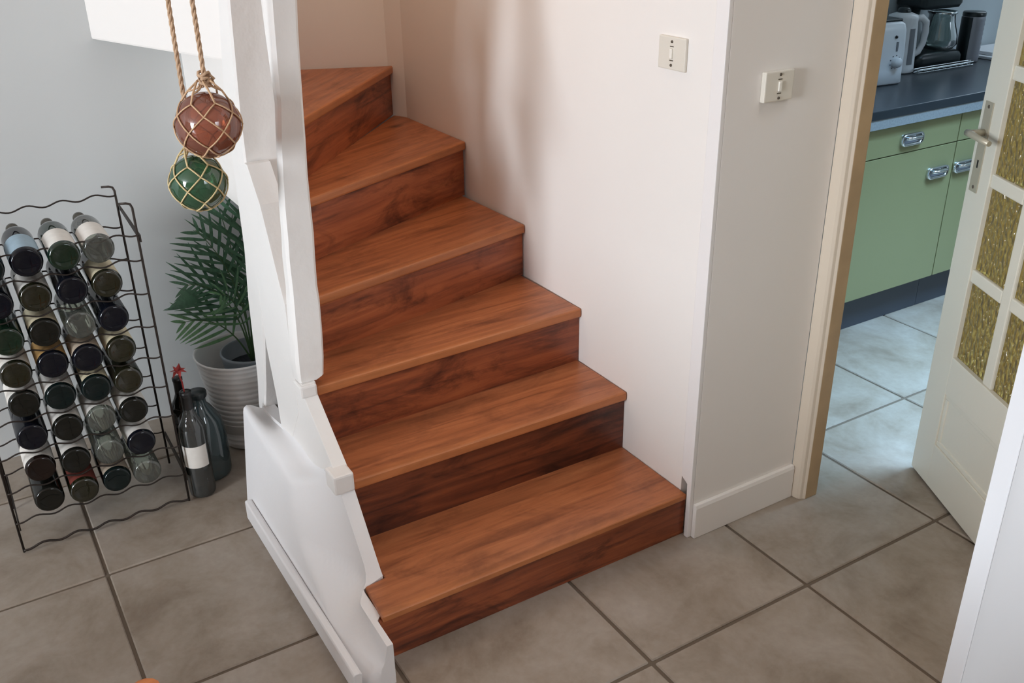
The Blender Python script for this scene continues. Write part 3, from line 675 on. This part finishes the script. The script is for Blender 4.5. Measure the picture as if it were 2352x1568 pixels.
# ------------------------------------------------------------------ netted glass floats on ropes
def glass_float(name, c, r, top, mat, label, rope_x, nmer, seed, nmat, ztop=2.499):
    f = empty(name, c, label, 'glass float', 'netted glass floats hanging on ropes')
    C0 = Vector(c)
    pr = [(r*math.sin(math.pi*i/20), -r*math.cos(math.pi*i/20)) for i in range(21)]
    MB().lathe(pr, n=36).obj('ball', mat, f)
    # diamond net: two families of cords winding round the ball, gathered above into a neck
    rr = r+.0022; net = MB(); zs = [math.radians(a) for a in (-86, -60, -32, -3, 24, 47)]
    def P(lat, k2):
        a = math.pi*k2/nmer
        return Vector((rr*math.cos(lat)*math.cos(a), rr*math.cos(lat)*math.sin(a), rr*math.sin(lat)))
    def seg(a, b):
        pts = []
        for i in range(5):
            q = a.lerp(b, i/4); pts.append(q.normalized()*rr)
        net.tube(pts, .0017, 5)
    knots = MB()
    for li in range(len(zs)-1):
        for k in range(nmer):
            a = P(zs[li], 2*k+(li % 2)+seed)
            for s_ in (-1, 1): seg(a, P(zs[li+1], 2*k+(li % 2)+seed+s_))
            if li: knots.lathe([(0, -.003), (.0028, 0), (0, .003)], a, n=6)
    # gathered neck
    nk = Vector((top[0]-c[0], top[1]-c[1], top[2]-c[2])); li = len(zs)-1
    for k in range(nmer):
        a = P(zs[li], 2*k+(li % 2)+seed); b = nk+Vector((.015*math.cos(k*2*math.pi/nmer), .015*math.sin(k*2*math.pi/nmer), -.004))
        mid = a.lerp(b, .45)+Vector((a.x*.08, a.y*.08, 0))
        if mid.length < rr+.001: mid = mid.normalized()*(rr+.001)
        net.tube([a, mid, b], .0022, 5); net.tube([mid, nk+Vector((.017*math.cos((k+.5)*2*math.pi/nmer), .017*math.sin((k+.5)*2*math.pi/nmer), -.020)), nk], .002, 5)
    net.obj('net', nmat, f); tag(knots.obj('knots', nmat, f), kind='stuff')
    kn = MB()
    for k in range(5):
        a = k*1.9; kn.tube([nk+Vector((.011*math.cos(a+t), .011*math.sin(a+t), -.012+.005*k+.004*math.sin(2*t))) for t in [j*.6 for j in range(10)]], .0032, 6)
    kn.tube([nk, nk+Vector((.012, -.004, .004)), nk+Vector((.018, -.006, -.004))], .0035, 6)
    kn.obj('knot', M['rope'], f)
    # three strand twisted rope up to the ceiling
    rp = MB(); ztop -= c[2]; x1, y1 = rope_x[0]-c[0], rope_x[1]-c[1]; n = int((ztop-nk.z)/.006)
    for s_ in range(3):
        rp.tube([Vector((nk.x+(x1-nk.x)*i/n, nk.y+(y1-nk.y)*i/n, nk.z+(ztop-nk.z)*i/n))+Vector((.0026*math.cos(i*.75+s_*2.094), .0026*math.sin(i*.75+s_*2.094), 0)) for i in range(n+1)], .0028, 5)
    rp.obj('rope', M['rope'], f)
glass_float('glass_float', (-1.127, .75, 1.172), .0655, (-1.121, .75, 1.265), M['amber'], 'amber brown glass float in a cord net, the upper of the two', (-1.127, .75), 6, .35, M['net'])
glass_float('glass_float', (-1.153, .805, 1.0405), .0590, (-1.155, .805, 1.125), M['float_green'], 'green glass float in a cord net, hanging below the amber one', (-1.156, .805), 6, .8, M['net_pale'])

# ------------------------------------------------------------------ wooden chair, only the top of one back post reaches the frame
chx = empty('wooden_chair', (-1.60, -.60, 0), 'orange wooden chair, one rounded back post top at lower left edge', 'chair')
def cpos(o): o.location = (1.60, .60, 0); return o
for y in (-.41, -.79):
    cpos(MB().tube([(-1.565, y, 0), (-1.565, y, .45), (-1.565, y, .84), (-1.565, y, .857)], [.017, .02, .021, .017], 14).obj('leg', M['orange_wood'], chx))
    cpos(MB().tube([(-1.94, y, 0), (-1.94, y, .43)], [.016, .02], 12).obj('leg', M['orange_wood'], chx))
cpos(B((-1.97, -.82, .43), (-1.59, -.38, .455)).obj('seat', M['orange_wood'], chx, bevel=.01))
for z in (.58, .70): cpos(B((-1.573, -.772, z), (-1.557, -.428, z+.05)).obj('back_slat', M['orange_wood'], chx, bevel=.004))

# unseen table added left of the frame, enlarged to block low window light
dt = empty('shade_table', (-3.3, -.87, 0), 'large wooden table added out of view to shade the floor', 'table')
def tp(o): o.location = (3.3, .87, 0); return o
tp(B((-4.5, -1.9, .725), (-2.1, .22, .76)).obj('table_top', M['orange_wood'], dt, bevel=.006))
for x in (-4.42, -2.18):
    for y in (-1.82, .08): tp(B((x-.035, y-.035, 0), (x+.035, y+.035, .725)).obj('leg', M['orange_wood'], dt, bevel=.004))
